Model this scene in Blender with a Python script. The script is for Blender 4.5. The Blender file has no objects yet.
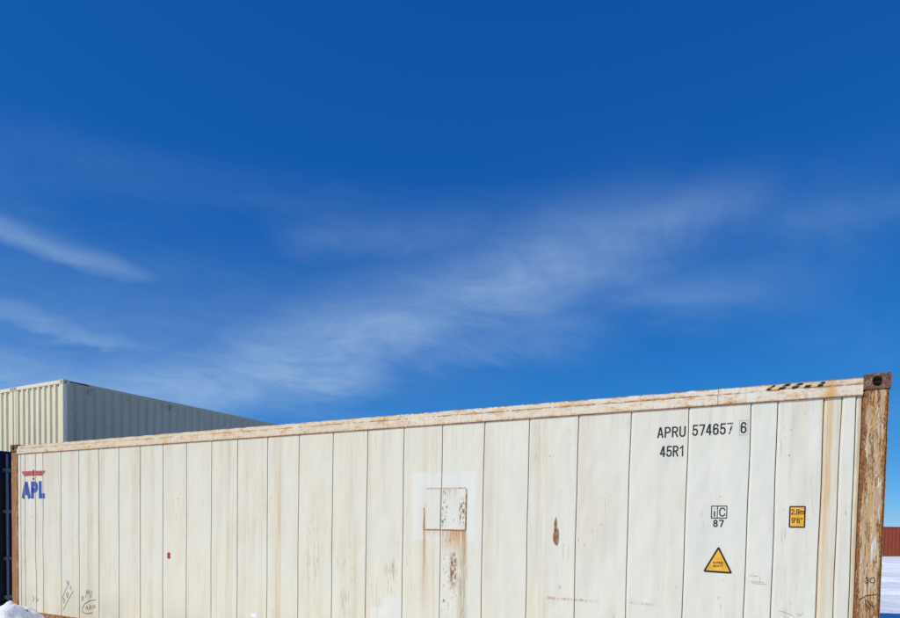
import bpy, bmesh, math, random
import numpy as np
from mathutils import Vector, Matrix, noise as mnoise

random.seed(7)
SC = bpy.context.scene
COL = SC.collection
R = math.radians

# ---------------------------------------------------------------- camera
CAM_F, CAM_ROLL, CAM_CY, CAM_PITCH, CAM_Z = 641.09, 0.0179545, 550.91, -0.0370623, 1.65926
cam_d = bpy.data.cameras.new("camera")
cam = bpy.data.objects.new("camera", cam_d)
COL.objects.link(cam)
cam_d.sensor_width = 36.0
cam_d.sensor_fit = 'HORIZONTAL'
cam_d.lens = CAM_F / 900 * 36
cam_d.shift_y = (CAM_CY - 309) / 900
cam_d.clip_start, cam_d.clip_end = 0.05, 20000
_c, _s = math.cos(CAM_PITCH), math.sin(CAM_PITCH)
fwd, up0, rt0 = Vector((0, _c, _s)), Vector((0, -_s, _c)), Vector((1, 0, 0))
cr, sr = math.cos(CAM_ROLL), math.sin(CAM_ROLL)
rt, up = rt0 * cr + up0 * sr, up0 * cr - rt0 * sr
M = Matrix((rt, up, -fwd)).transposed().to_4x4()
M.translation = (0, 0, CAM_Z)
cam.matrix_world = M
SC.camera = cam

# ---------------------------------------------------------------- light, sky, exposure
YAW = 0.49941848
PX, PY = 3.33815, 4.936883
U = Vector((-math.cos(YAW), math.sin(YAW), 0))      # along the long white container, away to the left
V = Vector((math.sin(YAW), math.cos(YAW), 0))       # away from the camera, square to its side
SUN_EL, SUN_SIDE = R(41.0), R(30)
sh = (-V) * math.cos(SUN_SIDE) + U * math.sin(SUN_SIDE)
SUN_DIR = Vector((sh.x * math.cos(SUN_EL), sh.y * math.cos(SUN_EL), math.sin(SUN_EL)))
sun_d = bpy.data.lights.new("sun", 'SUN')
sun_d.energy = 4.2
sun_d.angle = R(0.5)
sun_d.color = (1.0, 0.945, 0.83)
sun = bpy.data.objects.new("sun", sun_d)
COL.objects.link(sun)
sun.rotation_euler = SUN_DIR.to_track_quat('Z', 'Y').to_euler()
sun.location = SUN_DIR * 60

SC.view_settings.view_transform = 'Standard'
SC.view_settings.look = 'None'
EXPOSURE = -0.4
SC.view_settings.exposure = EXPOSURE
SC.view_settings.gamma = 1.0


class NT:
    """small helper to write node graphs"""
    def __init__(self, tree):
        self.t = tree
        self.n = tree.nodes
        self.l = tree.links

    def new(self, typ, **kw):
        nd = self.n.new(typ)
        for k, v in kw.items():
            setattr(nd, k, v)
        return nd

    def put(self, sock, val):
        if isinstance(val, bpy.types.NodeSocket):
            self.l.new(val, sock)
        elif val is not None:
            if sock.type == 'RGBA' and len(val) == 3:
                val = (*val, 1)
            sock.default_value = val

    def m(self, op, a, b=None, c=None, clamp=False):
        nd = self.new('ShaderNodeMath', operation=op, use_clamp=clamp)
        for i, v in enumerate((a, b, c)):
            if v is not None:
                self.put(nd.inputs[i], v)
        return nd.outputs[0]

    def add(self, a, b): return self.m('ADD', a, b)
    def sub(self, a, b): return self.m('SUBTRACT', a, b)
    def mul(self, a, b): return self.m('MULTIPLY', a, b)
    def mx(self, a, b): return self.m('MAXIMUM', a, b)
    def mn(self, a, b): return self.m('MINIMUM', a, b)

    def ss(self, x, a, b, lo=0.0, hi=1.0):
        nd = self.new('ShaderNodeMapRange', interpolation_type='SMOOTHSTEP')
        nd.clamp = True
        self.put(nd.inputs['Value'], x)
        if a > b:
            a, b, lo, hi = b, a, hi, lo
        self.put(nd.inputs['From Min'], a)
        self.put(nd.inputs['From Max'], b)
        self.put(nd.inputs['To Min'], lo)
        self.put(nd.inputs['To Max'], hi)
        return nd.outputs['Result']

    def vec(self, x, y, z):
        nd = self.new('ShaderNodeCombineXYZ')
        for i, v in enumerate((x, y, z)):
            self.put(nd.inputs[i], v)
        return nd.outputs[0]

    def noise(self, vec, scale=1.0, detail=3.0, rough=0.55, dist=0.0):
        nd = self.new('ShaderNodeTexNoise')
        self.put(nd.inputs['Vector'], vec)
        self.put(nd.inputs['Scale'], scale)
        self.put(nd.inputs['Detail'], detail)
        self.put(nd.inputs['Roughness'], rough)
        self.put(nd.inputs['Distortion'], dist)
        return nd.outputs['Fac']

    def mix(self, f, a, b, mode='MIX'):
        nd = self.new('ShaderNodeMix', data_type='RGBA', blend_type=mode)
        self.put(nd.inputs[0], f)
        self.put(nd.inputs[6], a)
        self.put(nd.inputs[7], b)
        return nd.outputs[2]

    def sep(self, v):
        nd = self.new('ShaderNodeSeparateXYZ')
        self.put(nd.inputs[0], v)
        return nd.outputs[0], nd.outputs[1], nd.outputs[2]


world = bpy.data.worlds.new("World")
SC.world = world
world.use_nodes = True
W = NT(world.node_tree)
W.n.clear()
wo = W.new('ShaderNodeOutputWorld')
bg = W.new('ShaderNodeBackground')
W.l.new(bg.outputs[0], wo.inputs[0])
bg.inputs[1].default_value = 0.1
sky = W.new('ShaderNodeTexSky', sky_type='NISHITA')
sky.sun_disc = False
sky.sun_elevation = SUN_EL
sky.sun_rotation = math.atan2(SUN_DIR.x, SUN_DIR.y)
sky.altitude = 200
sky.air_density = 0.6
sky.dust_density = 0.0
sky.ozone_density = 10.0
# one tone curve per channel over the whole sky (deep polar blue with a soft shoulder)
SKY_POW, SKY_GAIN = (1.445, 0.778, 0.478), (0.0318, 0.1182, 0.2797)
SK = 10.0 / 2 ** EXPOSURE
sp = W.new('ShaderNodeSeparateColor')
W.put(sp.inputs[0], sky.outputs[0])
cb = W.new('ShaderNodeCombineColor')
for i_ in range(3):
    W.put(cb.inputs[i_], W.mul(W.m('POWER', sp.outputs[i_], SKY_POW[i_]), SKY_GAIN[i_] * SK))
skyc = cb.outputs[0]
tc = W.new('ShaderNodeTexCoord')
dx, dy, dz = W.sep(tc.outputs['Generated'])
az = W.mul(W.m('ARCTAN2', dx, dy), 57.2958)
el = W.mul(W.m('ARCSINE', dz), 57.2958)
zz = W.add(W.mx(dz, 0.0), 0.22)
px, py = W.m('DIVIDE', dx, zz), W.m('DIVIDE', dy, zz)      # a high flat cloud layer
CLOUD = {}


def cirrus(rot, sx, sy, seed, detail=6, dist=0.6):
    c, s = math.cos(rot), math.sin(rot)
    a = W.add(W.mul(px, c * sx), W.mul(py, s * sx))
    b = W.add(W.mul(px, -s * sy), W.mul(py, c * sy))
    return W.noise(W.vec(a, b, seed), 1.0, detail, 0.6, dist)


wisp = cirrus(R(24), 1.7, 2.3, 3.1, 8, 1.4)
fine = cirrus(R(16), 6.5, 10.0, 9.7, 7, 1.4)
broad = cirrus(R(20), 0.8, 1.3, 5.3, 4, 0.8)
tex = W.ss(W.add(W.mul(wisp, 0.72), W.mul(fine, 0.28)), 0.30, 0.74)
veil = W.mul(W.ss(broad, 0.38, 0.72), W.add(0.35, W.mul(tex, 0.65)))
warp = W.mul(W.sub(W.add(W.mul(broad, 0.6), W.mul(wisp, 0.4)), 0.5), 7.0)


def streak(a0, e0, a1, e1, w, amt):
    """a cirrus streak across the sky between two (azimuth, elevation) points"""
    L = math.hypot(a1 - a0, e1 - e0)
    c, s = (a1 - a0) / L, (e1 - e0) / L
    da, de = W.sub(az, a0), W.sub(W.add(el, warp), e0)
    t = W.add(W.mul(da, c / L), W.mul(de, s / L))
    b = W.add(W.mul(da, -s / w), W.mul(de, c / w))
    g_ = W.m('EXPONENT', W.mul(W.mul(b, b), -1.0))
    return W.mul(W.mul(W.mul(g_, W.ss(t, -0.25, 0.2)), W.ss(t, 1.25, 0.75)), amt)


m = None
for a in [(-31, 9.0, -6, 14.5, 3.0, 0.58), (-21, 12.0, 14, 23.2, 3.6, 0.54), (-38, 20.8, -25, 18.6, 0.9, 0.34),
          (-41, 15.6, -23, 13.2, 1.0, 0.36), (-44, 11.0, -22, 10.2, 2.2, 0.46), (-6, 14.0, 12, 17.6, 2.2, 0.26),
          (2, 19.6, 26, 18.8, 1.7, 0.18), (6, 24.6, 24, 25.4, 1.8, 0.20), (27, 23.4, 46, 20.6, 1.2, 0.12),
          (-14, 22.6, 4, 24.4, 1.8, 0.16), (-50, 12.5, 2, 16.0, 5.0, 0.18)]:
    s_ = streak(*a)
    m = s_ if m is None else W.mx(m, s_)
cl = W.mul(m, W.add(0.50, W.mul(tex, 0.60)))
cl = W.add(cl, W.mul(W.mul(veil, 0.12), W.ss(el, 28.5, 24.5)))
cl = W.mul(cl, W.ss(el, 0.0, 6.0))
cl = W.m('MINIMUM', cl, 0.85)
CLOUD_COL = tuple(k_ * SK for k_ in (0.40, 0.575, 0.80))
final = W.mix(cl, skyc, CLOUD_COL)
W.put(bg.inputs[0], final)


# ---------------------------------------------------------------- helpers
def tag(o, label=None, cat=None, group=None, kind=None):
    if label: o['label'] = label
    if cat: o['category'] = cat
    if group: o['group'] = group
    if kind: o['kind'] = kind
    return o


def empty(name, loc=(0, 0, 0), rz=0.0):
    o = bpy.data.objects.new(name, None)
    COL.objects.link(o)
    o.location = loc
    o.rotation_euler = (0, 0, rz)
    return o


def mesh_obj(name, verts, faces, mat, parent=None, smooth=False):
    me = bpy.data.meshes.new(name)
    me.from_pydata([tuple(v) for v in verts], [], faces)
    me.validate()
    me.update()
    if smooth:
        me.polygons.foreach_set('use_smooth', [True] * len(me.polygons))
    me.materials.append(mat)
    o = bpy.data.objects.new(name, me)
    COL.objects.link(o)
    if parent: o.parent = parent
    return o


def bm_obj(name, bm, mat, parent=None, smooth=False):
    bmesh.ops.recalc_face_normals(bm, faces=bm.faces)
    me = bpy.data.meshes.new(name)
    bm.to_mesh(me)
    bm.free()
    if smooth:
        me.polygons.foreach_set('use_smooth', [True] * len(me.polygons))
    me.materials.append(mat)
    o = bpy.data.objects.new(name, me)
    COL.objects.link(o)
    if parent: o.parent = parent
    return o


def bm_box(bm, x0, x1, y0, y1, z0, z1, bevel=0.0, seg=1):
    r = bmesh.ops.create_cube(bm, size=1)
    vs = r['verts']
    bmesh.ops.scale(bm, vec=(x1 - x0, y1 - y0, z1 - z0), verts=vs)
    bmesh.ops.translate(bm, vec=((x0 + x1) / 2, (y0 + y1) / 2, (z0 + z1) / 2), verts=vs)
    if bevel:
        es = list({e for v in vs for e in v.link_edges})
        bmesh.ops.bevel(bm, geom=es, offset=bevel, segments=seg, affect='EDGES')
    return vs


def bm_tube(bm, p0, p1, r, seg=10):
    p0, p1 = Vector(p0), Vector(p1)
    d = p1 - p0
    res = bmesh.ops.create_cone(bm, cap_ends=True, segments=seg, radius1=r, radius2=r, depth=d.length)
    q = d.to_track_quat('Z', 'Y').to_matrix().to_4x4()
    q.translation = (p0 + p1) / 2
    bmesh.ops.transform(bm, matrix=q, verts=res['verts'])


def box_part(name, dims, mat, parent, bevel=0.0):
    bm = bmesh.new()
    bm_box(bm, *dims, bevel=bevel)
    return bm_obj(name, bm, mat, parent)


def copy_tree(o, parent=None):
    c = o.copy()
    COL.objects.link(c)
    c.parent = parent
    for ch in list(o.children):
        copy_tree(ch, c)
    return c


# ---------------------------------------------------------------- materials
def principled(name, rough=0.5, spec=0.5, metal=0.0):
    mt = bpy.data.materials.new(name)
    mt.use_nodes = True
    T = NT(mt.node_tree)
    bs = mt.node_tree.nodes['Principled BSDF']
    bs.inputs['Roughness'].default_value = rough
    bs.inputs['Specular IOR Level'].default_value = spec
    bs.inputs['Metallic'].default_value = metal
    return mt, T, bs


def bump(T, bs, h, strength, dist):
    b = T.new('ShaderNodeBump')
    b.inputs['Strength'].default_value = strength
    b.inputs['Distance'].default_value = dist
    T.put(b.inputs['Height'], h)
    T.l.new(b.outputs[0], bs.inputs['Normal'])
    return b


ROOT = empty('reefer_container', (PX, PY, 0), math.atan2(U.y, U.x))
tag(ROOT, 'long cream white refrigerated container with rust streaks and black lettering on its side', 'shipping container')


def face_coords(T):
    t = T.new('ShaderNodeTexCoord')
    t.object = ROOT
    return T.sep(t.outputs['Object'])


def rust_colour(T, s, z, y=0.0, scale=1.0):
    n = T.noise(T.vec(T.mul(s, 30 * scale), y, T.mul(z, 18 * scale)), 1, 4, 0.65)
    c = T.mix(T.ss(n, 0.36, 0.52), (0.08, 0.030, 0.014), (0.27, 0.105, 0.03))
    return T.mix(T.ss(n, 0.52, 0.68), c, (0.50, 0.225, 0.065)), n


class Feat:
    def __init__(self, T, s, z):
        self.T, self.s, self.z = T, s, z

    def box(self, s0, s1, z0, z1, so=0.01, zo=0.01):
        T = self.T
        a = T.mul(T.ss(self.s, s0 - so, s0 + so), T.ss(self.s, s1 + so, s1 - so))
        b = T.mul(T.ss(self.z, z0 - zo, z0 + zo), T.ss(self.z, z1 + zo, z1 - zo))
        return T.mul(a, b)

    def drip(self, s0, s1, ztop, zbot, so=0.01):
        """strongest at the top, fading downwards"""
        T = self.T
        a = T.mul(T.ss(self.s, s0 - so, s0 + so), T.ss(self.s, s1 + so, s1 - so))
        b = T.mul(T.m('LESS_THAN', self.z, ztop), T.ss(self.z, zbot, ztop))
        return T.mul(a, b)


def mat_panel():
    mt, T, bs = principled('weathered_panel_paint', 0.42, 0.4)
    s0, y, z0 = face_coords(T)
    wob = T.noise(T.vec(T.mul(s0, 3), 7.0, T.mul(z0, 6)), 1, 4, 0.6)
    s = T.add(s0, T.mul(T.sub(wob, 0.5), 0.03))
    z = T.add(z0, T.mul(T.sub(wob, 0.5), 0.04))
    F = Feat(T, s, z)
    F0 = Feat(T, s0, z0)
    st_b = T.noise(T.vec(T.mul(s0, 5.5), 0.0, T.mul(z0, 0.22)), 1, 4, 0.6)         # broad vertical bands
    st_m = T.noise(T.vec(T.mul(s, 28), 2.0, T.mul(z0, 0.7)), 1, 4, 0.65)           # narrow streaks
    st_f = T.noise(T.vec(T.mul(s0, 120), 5.0, T.mul(z0, 1.6)), 1, 3, 0.6)          # hair streaks
    blot = T.noise(T.vec(T.mul(s, 2.2), 1.0, T.mul(z, 1.4)), 1, 5, 0.6)
    grain = T.noise(T.vec(T.mul(s0, 60), 4.0, T.mul(z0, 60)), 1, 4, 0.6)
    far_tone = T.ss(s0, 0.6, 6.0)  # colour turns warmer towards the far end
    c = T.mix(far_tone, (0.735, 0.705, 0.575), (0.755, 0.695, 0.52))
    c = T.mix(T.mul(T.ss(st_b, 0.47, 0.70), T.add(0.34, T.mul(far_tone, 0.34))), c, (0.66, 0.545, 0.375))
    runs = T.noise(T.vec(T.mul(s, 17), 12.0, T.mul(z0, 0.9)), 1, 6, 0.72)
    lower = T.ss(z0, 2.6, 0.9)
    c = T.mix(T.mul(T.mul(T.ss(runs, 0.56, 0.66), T.ss(blot, 0.58, 0.42)), T.mul(lower, 0.45)), c, (0.55, 0.44, 0.30))
    c = T.mix(T.mul(T.mul(T.ss(st_m, 0.5, 0.75), T.ss(blot, 0.60, 0.40)), 0.30), c, (0.58, 0.46, 0.28))
    c = T.mix(T.mul(T.ss(blot, 0.46, 0.66), 0.5), c, (0.72, 0.70, 0.57))
    c = T.mix(T.mul(T.mul(T.ss(st_f, 0.5, 0.72), T.ss(blot, 0.56, 0.40)), 0.2), c, (0.40, 0.36, 0.29))
    c = T.mix(T.mul(T.ss(grain, 0.5, 0.75), 0.10), c, (0.45, 0.42, 0.36))
    # faint yellow bleed below the top rail
    c = T.mix(T.mul(T.mul(T.ss(z0, 2.2, 2.75), T.ss(st_m, 0.42, 0.7)), 0.26), c, (0.62, 0.46, 0.24))
    # clean repainted patches
    clean = T.mx(F.box(3.515, 4.277, 1.52, 2.24, 0.012, 0.012), T.mx(F0.box(4.40, 4.64, 0.5, 0.87), F0.box(4.62, 4.82, 0.5, 0.745)))
    c = T.mix(T.mul(clean, 0.6), c, (0.755, 0.75, 0.665))
    # dirty yellow bands (streak down from the rail near the post, some others)
    yb = T.mul(F.box(0.372, 0.414, 0.0, 2.8, 0.014, 0.1), T.ss(z0, 0.4, 2.7, 0.12, 1.0))
    yb = T.mul(yb, T.add(0.35, T.mul(T.ss(T.add(T.mul(st_m, 0.6), T.mul(st_f, 0.4)), 0.40, 0.58), 0.65)))
    yt = T.mul(F.box(0.330, 0.345, 1.2, 2.8, 0.006, 0.3), T.ss(st_m, 0.4, 0.6))
    yb = T.mx(yb, T.mul(T.mx(yt, F.box(0.424, 0.432, 0.8, 2.8, 0.004, 0.4)), 0.7))
    c = T.mix(T.mul(yb, 0.95), c, (0.62, 0.32, 0.05))
    yb2 = T.mx(F.box(0.315, 0.437, 0.0, 2.75, 0.006, 0.05), F.box(0.178, 0.216, 0, 2.75, 0.004, 0.05))
    c = T.mix(T.mul(yb2, 0.22), c, (0.68, 0.54, 0.30))
    og = T.mul(F.box(0.150, 0.200, 0.0, 2.75, 0.012, 0.05), T.ss(st_m, 0.34, 0.56))
    c = T.mix(T.mul(og, 0.75), c, (0.56, 0.31, 0.09))
    for (a, b, amt) in [(6.18, 6.27, 0.6), (2.72, 2.93, 0.28), (9.98, 10.12, 0.42), (8.95, 9.05, 0.3), (7.0, 7.1, 0.3), (3.98, 4.04, 0.5), (10.82, 10.95, 0.3), (5.0, 5.2, 0.25)]:
        c = T.mix(T.mul(T.mul(F.box(a, b, 0.1, 2.7, 0.04, 0.2), T.ss(st_m, 0.36, 0.62)), amt), c, (0.58, 0.40, 0.19))
    # rust: colour and masks
    rc, rn = rust_colour(T, s0, z0, 0.0, 1.6)
    chipn = T.noise(T.vec(T.mul(s, 26), 3.0, T.mul(z, 15)), 1, 5, 0.7)
    streakn = T.noise(T.vec(T.mul(s, 75), 6.0, T.mul(z, 4.5)), 1, 4, 0.65)
    # patch frame: bleeding below and at both sides
    sd = T.noise(T.vec(T.mul(s, 110), 2.0, T.mul(z, 2.2)), 1, 3, 0.6)
    dr = T.mul(F.drip(3.625, 3.90, 1.632, 1.30, 0.012), T.ss(sd, 0.36, 0.54))
    dr = T.mx(dr, T.mul(F.drip(3.90, 4.10, 1.632, 1.50, 0.015), T.mul(T.ss(sd, 0.42, 0.62), 0.7)))
    dr = T.mx(dr, T.mul(F.drip(4.108, 4.136, 1.70, 0.70, 0.010), 0.9))
    dr = T.mx(dr, T.mul(F.box(4.112, 4.138, 1.55, 1.86, 0.008, 0.1), 0.8))
    dr = T.mx(dr, T.mul(F.drip(3.615, 3.655, 1.64, 0.95, 0.012), 0.85))
    dr = T.mx(dr, T.mul(F.drip(3.70, 3.90, 2.068, 1.90, 0.02), T.mul(T.ss(sd, 0.48, 0.6), 0.6)))
    pl_ = F.box(3.62, 4.13, 1.63, 2.07, 0.004, 0.004)
    c = T.mix(T.mul(pl_, 0.5), c, (0.72, 0.67, 0.53))
    c = T.mix(T.mul(dr, 0.95), c, (0.54, 0.25, 0.05))
    # brown streak below the patch
    bsx = T.mul(F.box(3.60, 3.70, 0.3, 1.50, 0.03, 0.25), T.ss(streakn, 0.34, 0.58))
    c = T.mix(T.mul(bsx, 0.62), c, (0.32, 0.22, 0.10))
    chv = T.noise(T.vec(T.mul(s, 34), 3.0, T.mul(z, 20)), 1, 5, 0.7)
    ch = T.mul(F.box(3.70, 3.89, 0.3, 1.55, 0.03, 0.12), T.ss(chv, 0.60, 0.62))
    ch = T.mx(ch, T.mul(F.box(3.84, 3.905, 1.66, 2.06, 0.012, 0.02), T.ss(chv, 0.56, 0.585)))
    ch = T.mx(ch, T.mul(F.box(3.635, 3.70, 1.70, 1.95, 0.012, 0.04), T.ss(chv, 0.50, 0.53)))
    ch = T.mx(ch, T.mul(F.box(3.64, 3.88, 1.64, 1.75, 0.02, 0.03), T.ss(chv, 0.60, 0.62)))
    ch = T.mx(ch, T.mul(F.box(3.72, 3.80, 1.05, 1.36, 0.02, 0.08), T.ss(chipn, 0.46, 0.5)))
    ch = T.mx(ch, T.mul(F.box(4.475, 4.63, 0.95, 1.26, 0.05, 0.12), T.mul(T.ss(streakn, 0.54, 0.6), 0.75)))
    ch = T.mx(ch, T.mul(F.box(5.10, 5.24, 0.62, 0.90, 0.04, 0.06), T.mul(T.ss(streakn, 0.53, 0.6), 0.6)))
    ch = T.mx(ch, T.mul(F.box(5.05, 5.45, 1.1, 1.45, 0.15, 0.15), T.mul(T.ss(streakn, 0.6, 0.66), 0.5)))
    ch = T.mx(ch, T.mul(F.box(5.5, 5.75, 1.0, 1.6, 0.06, 0.2), T.mul(T.ss(streakn, 0.56, 0.63), 0.45)))
    # torn blister on the panel right of the patch: a narrow drop shape
    dd = T.add(T.m('POWER', T.m('DIVIDE', T.sub(s, 2.635), 0.034), 2.0), T.m('POWER', T.m('DIVIDE', T.sub(z, 1.585), 0.085), 2.0))
    d2 = T.add(T.m('POWER', T.m('DIVIDE', T.sub(s, 2.645), 0.016), 2.0), T.m('POWER', T.m('DIVIDE', T.sub(z, 1.69), 0.09), 2.0))
    drop = T.mx(T.ss(dd, 1.2, 0.7), T.ss(d2, 1.2, 0.7))
    c = T.mix(T.mul(drop, 0.9), c, (0.33, 0.17, 0.07))
    ch = T.mx(ch, T.mul(drop, T.ss(chipn, 0.5, 0.54)))
    # small line of rust low on two panels
    hl = T.mul(T.mx(F.box(2.22, 2.71, 0.975, 1.0, 0.03, 0.008), T.mul(F.box(1.70, 1.92, 0.985, 1.005, 0.04, 0.008), 0.6)), T.ss(streakn, 0.38, 0.6))
    c = T.mix(T.mul(hl, 0.75), c, (0.48, 0.25, 0.07))
    # scattered flecks, more where the broad bands are dirty
    fl = T.mul(T.ss(chipn, 0.645, 0.67), T.ss(blot, 0.53, 0.40))
    ch = T.mx(ch, T.mul(fl, 0.8))
    hs = T.mul(T.mul(T.ss(streakn, 0.59, 0.65), T.ss(blot, 0.52, 0.40)), T.ss(runs, 0.47, 0.57))
    c = T.mix(T.mul(hs, 0.50), c, (0.34, 0.24, 0.13))
    c = T.mix(T.mul(ch, 0.92), c, rc)
    # grime collects at the left end and along the lower edge
    lo = T.mul(T.ss(z0, 0.75, 0.15), T.ss(blot, 0.36, 0.62))
    c = T.mix(T.mul(lo, 0.3), c, (0.40, 0.30, 0.17))
    le = T.mul(T.ss(s0, 11.2, 12.0), T.ss(streakn, 0.48, 0.7))
    c = T.mix(T.mul(le, 0.45), c, (0.48, 0.33, 0.15))
    hz = T.noise(T.vec(T.mul(s, 3.2), 14.0, T.mul(z0, 70)), 1, 3, 0.6)
    c = T.mix(T.mul(T.mul(T.ss(hz, 0.68, 0.74), T.ss(runs, 0.46, 0.58)), 0.45), c, (0.45, 0.32, 0.17))
    # faint scuffs
    sc = T.noise(T.vec(T.mul(s, 7), 9.0, T.mul(z, 45)), 1, 4, 0.6)
    c = T.mix(T.mul(T.mul(T.ss(sc, 0.66, 0.74), T.ss(st_b, 0.55, 0.42)), 0.35), c, (0.35, 0.33, 0.29))
    T.put(bs.inputs['Base Color'], c)
    T.put(bs.inputs['Roughness'], T.add(0.40, T.mul(T.mx(ch, dr), 0.35)))
    wav = T.noise(T.vec(T.mul(s0, 3.0), 8.0, T.mul(z0, 1.6)), 1, 2, 0.5)
    h = T.add(T.mul(wav, 1.0), T.add(T.mul(grain, 0.009), T.mul(ch, -0.045)))
    bump(T, bs, h, 0.8, 0.055)
    return mt


def mat_rail():
    mt, T, bs = principled('rusty_rail_paint', 0.5, 0.4)
    s, y, z = face_coords(T)
    n1 = T.noise(T.vec(T.mul(s, 5), T.mul(y, 9), T.mul(z, 16)), 1, 5, 0.68)
    n2 = T.noise(T.vec(T.mul(s, 28), T.mul(y, 30), T.mul(z, 60)), 1, 4, 0.65)
    n3 = T.noise(T.vec(T.mul(s, 1.6), 3.0, T.mul(z, 3)), 1, 4, 0.6)
    vs = T.noise(T.vec(T.mul(s, 40), 5.0, T.mul(z, 3)), 1, 3, 0.6)
    far_tone = T.ss(s, 1.0, 8.0)
    c = T.mix(far_tone, (0.74, 0.68, 0.53), (0.75, 0.63, 0.43))
    c = T.mix(T.mul(T.ss(n3, 0.42, 0.68), 0.5), c, (0.68, 0.53, 0.33))
    c = T.mix(T.mul(T.ss(vs, 0.48, 0.72), 0.35), c, (0.58, 0.40, 0.2))
    lv = T.add(T.mul(n1, 0.6), T.mul(n2, 0.4))
    # rust along the folded seam, the bottom edge and the chipped top edge
    seam = T.mul(T.mul(T.ss(T.m('ABSOLUTE', T.sub(z, 2.827)), 0.012, 0.002), T.ss(lv, 0.43, 0.52)), T.ss(s, 12.0, 0.2, 0.6, 0.95))
    top = T.mul(T.ss(z, 2.862, 2.882), T.ss(T.add(lv, T.mul(T.ss(s, 1.3, 0.3), 0.10)), 0.46, 0.53))
    bot = T.mul(T.ss(z, 2.750, 2.738), T.ss(lv, 0.34, 0.48))
    spots = T.mul(T.ss(lv, 0.605, 0.635), 0.85)
    halo = T.mul(T.ss(lv, 0.485, 0.60), 0.75)
    c = T.mix(halo, c, (0.64, 0.345, 0.115))
    yb = T.mul(T.mul(T.ss(s, 0.345, 0.375), T.ss(s, 0.445, 0.41)), T.add(0.6, T.mul(T.ss(vs, 0.4, 0.6), 0.4)))
    c = T.mix(T.mul(yb, 0.9), c, (0.62, 0.34, 0.06))
    rc, rn = rust_colour(T, s, z, T.mul(y, 20), 1.5)
    c = T.mix(T.mul(T.mul(T.ss(z, 2.775, 2.735), T.ss(vs, 0.40, 0.60)), 0.7), c, (0.58, 0.33, 0.12))
    r = T.mx(T.mx(seam, top), T.mx(bot, spots))
    low = T.mul(T.ss(z, 0.4, 0.1), T.ss(lv, 0.36, 0.5))
    r = T.mx(r, T.mul(low, 0.25))
    c = T.mix(T.mul(r, 0.92), c, rc)
    T.put(bs.inputs['Base Color'], c)
    T.put(bs.inputs['Roughness'], T.add(0.45, T.mul(r, 0.35)))
    bump(T, bs, T.add(T.mul(n1, 0.5), T.mul(r, -0.12)), 0.6, 0.02)
    return mt


def mat_post(left=False):
    mt, T, bs = principled('rusty_post_paint_far' if left else 'rusty_post_paint', 0.55, 0.35)
    s, y, z = face_coords(T)
    n1 = T.noise(T.vec(T.mul(s, 58), T.mul(y, 24), T.mul(z, 5.0)), 1, 6, 0.75)
    n2 = T.noise(T.vec(T.mul(s, 150), T.mul(y, 90), T.mul(z, 32)), 1, 4, 0.7)
    n3 = T.noise(T.vec(T.mul(s, 14), 4.0, T.mul(z, 1.8)), 1, 4, 0.6)
    lv = T.add(T.mul(n1, 0.65), T.mul(n2, 0.35))
    c = T.mix(T.ss(n3, 0.42, 0.62), (0.46, 0.32, 0.18), (0.60, 0.46, 0.28))
    c = T.mix(T.mul(T.ss(n1, 0.46, 0.62), 0.55), c, (0.47, 0.32, 0.16))
    c = T.mix(T.mul(T.ss(n2, 0.55, 0.7), 0.6), c, (0.70, 0.68, 0.62))
    rc, rn = rust_colour(T, s, z, T.mul(y, 12), 2.0)
    c = T.mix(T.mul(T.ss(T.noise(T.vec(T.mul(s, 30), 8.0, T.mul(z, 3.0)), 1, 5, 0.7), 0.55, 0.59), 0.85), c, (0.74, 0.72, 0.66))
    c = T.mix(T.mul(T.ss(T.noise(T.vec(T.mul(s, 34), 2.0, T.mul(z, 1.2)), 1, 4, 0.65), 0.46, 0.58), 0.7), c, (0.56, 0.34, 0.10))
    e = T.mx(T.ss(s, 0.042, 0.012), T.ss(s, 0.142, 0.168)) if not left else T.mul(T.ss(s, 12.02, 12.06), T.ss(s, 12.20, 12.13))
    e = T.mx(e, T.ss(y, -0.005, -0.03))
    big = T.noise(T.vec(T.mul(s, 9), T.mul(y, 5), T.mul(z, 2.6)), 1, 4, 0.65)
    thr = T.add(T.add(lv, T.mul(e, 0.11)), T.mul(T.sub(big, 0.47), 0.26))
    thr = T.add(thr, T.mul(T.ss(z, 2.5, 2.78), 0.035))
    r = T.ss(thr, 0.528, 0.575)
    halo = T.ss(thr, 0.47, 0.58)
    c = T.mix(T.mul(halo, 0.75), c, (0.50, 0.23, 0.06))
    if left:
        c = T.mix(T.mul(T.mul(e, T.ss(n1, 0.40, 0.55)), 0.7), c, (0.58, 0.33, 0.12))
        r = T.mul(r, 0.8)
    c = T.mix(T.mul(r, 0.94), c, rc)
    T.put(bs.inputs['Base Color'], c)
    T.put(bs.inputs['Roughness'], T.add(0.5, T.mul(r, 0.3)))
    bump(T, bs, T.add(T.mul(n1, 0.35), T.mul(r, -0.25)), 0.8, 0.012)
    return mt


def mat_casting():
    mt, T, bs = principled('rusted_steel', 0.75, 0.3)
    s, y, z = face_coords(T)
    v = T.vec(T.mul(s, 22), T.mul(y, 22), T.mul(z, 22))
    n = T.noise(v, 1, 5, 0.7)
    n2 = T.noise(v, 4, 3, 0.6)
    c = T.mix(T.ss(n, 0.35, 0.55), (0.075, 0.034, 0.022), (0.17, 0.085, 0.055))
    c = T.mix(T.ss(n, 0.55, 0.68), c, (0.30, 0.17, 0.10))
    c = T.mix(T.mul(T.ss(n2, 0.62, 0.68), 0.7), c, (0.55, 0.45, 0.32))
    T.put(bs.inputs['Base Color'], c)
    bump(T, bs, T.add(n, T.mul(n2, 0.3)), 0.7, 0.01)
    return mt


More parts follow.
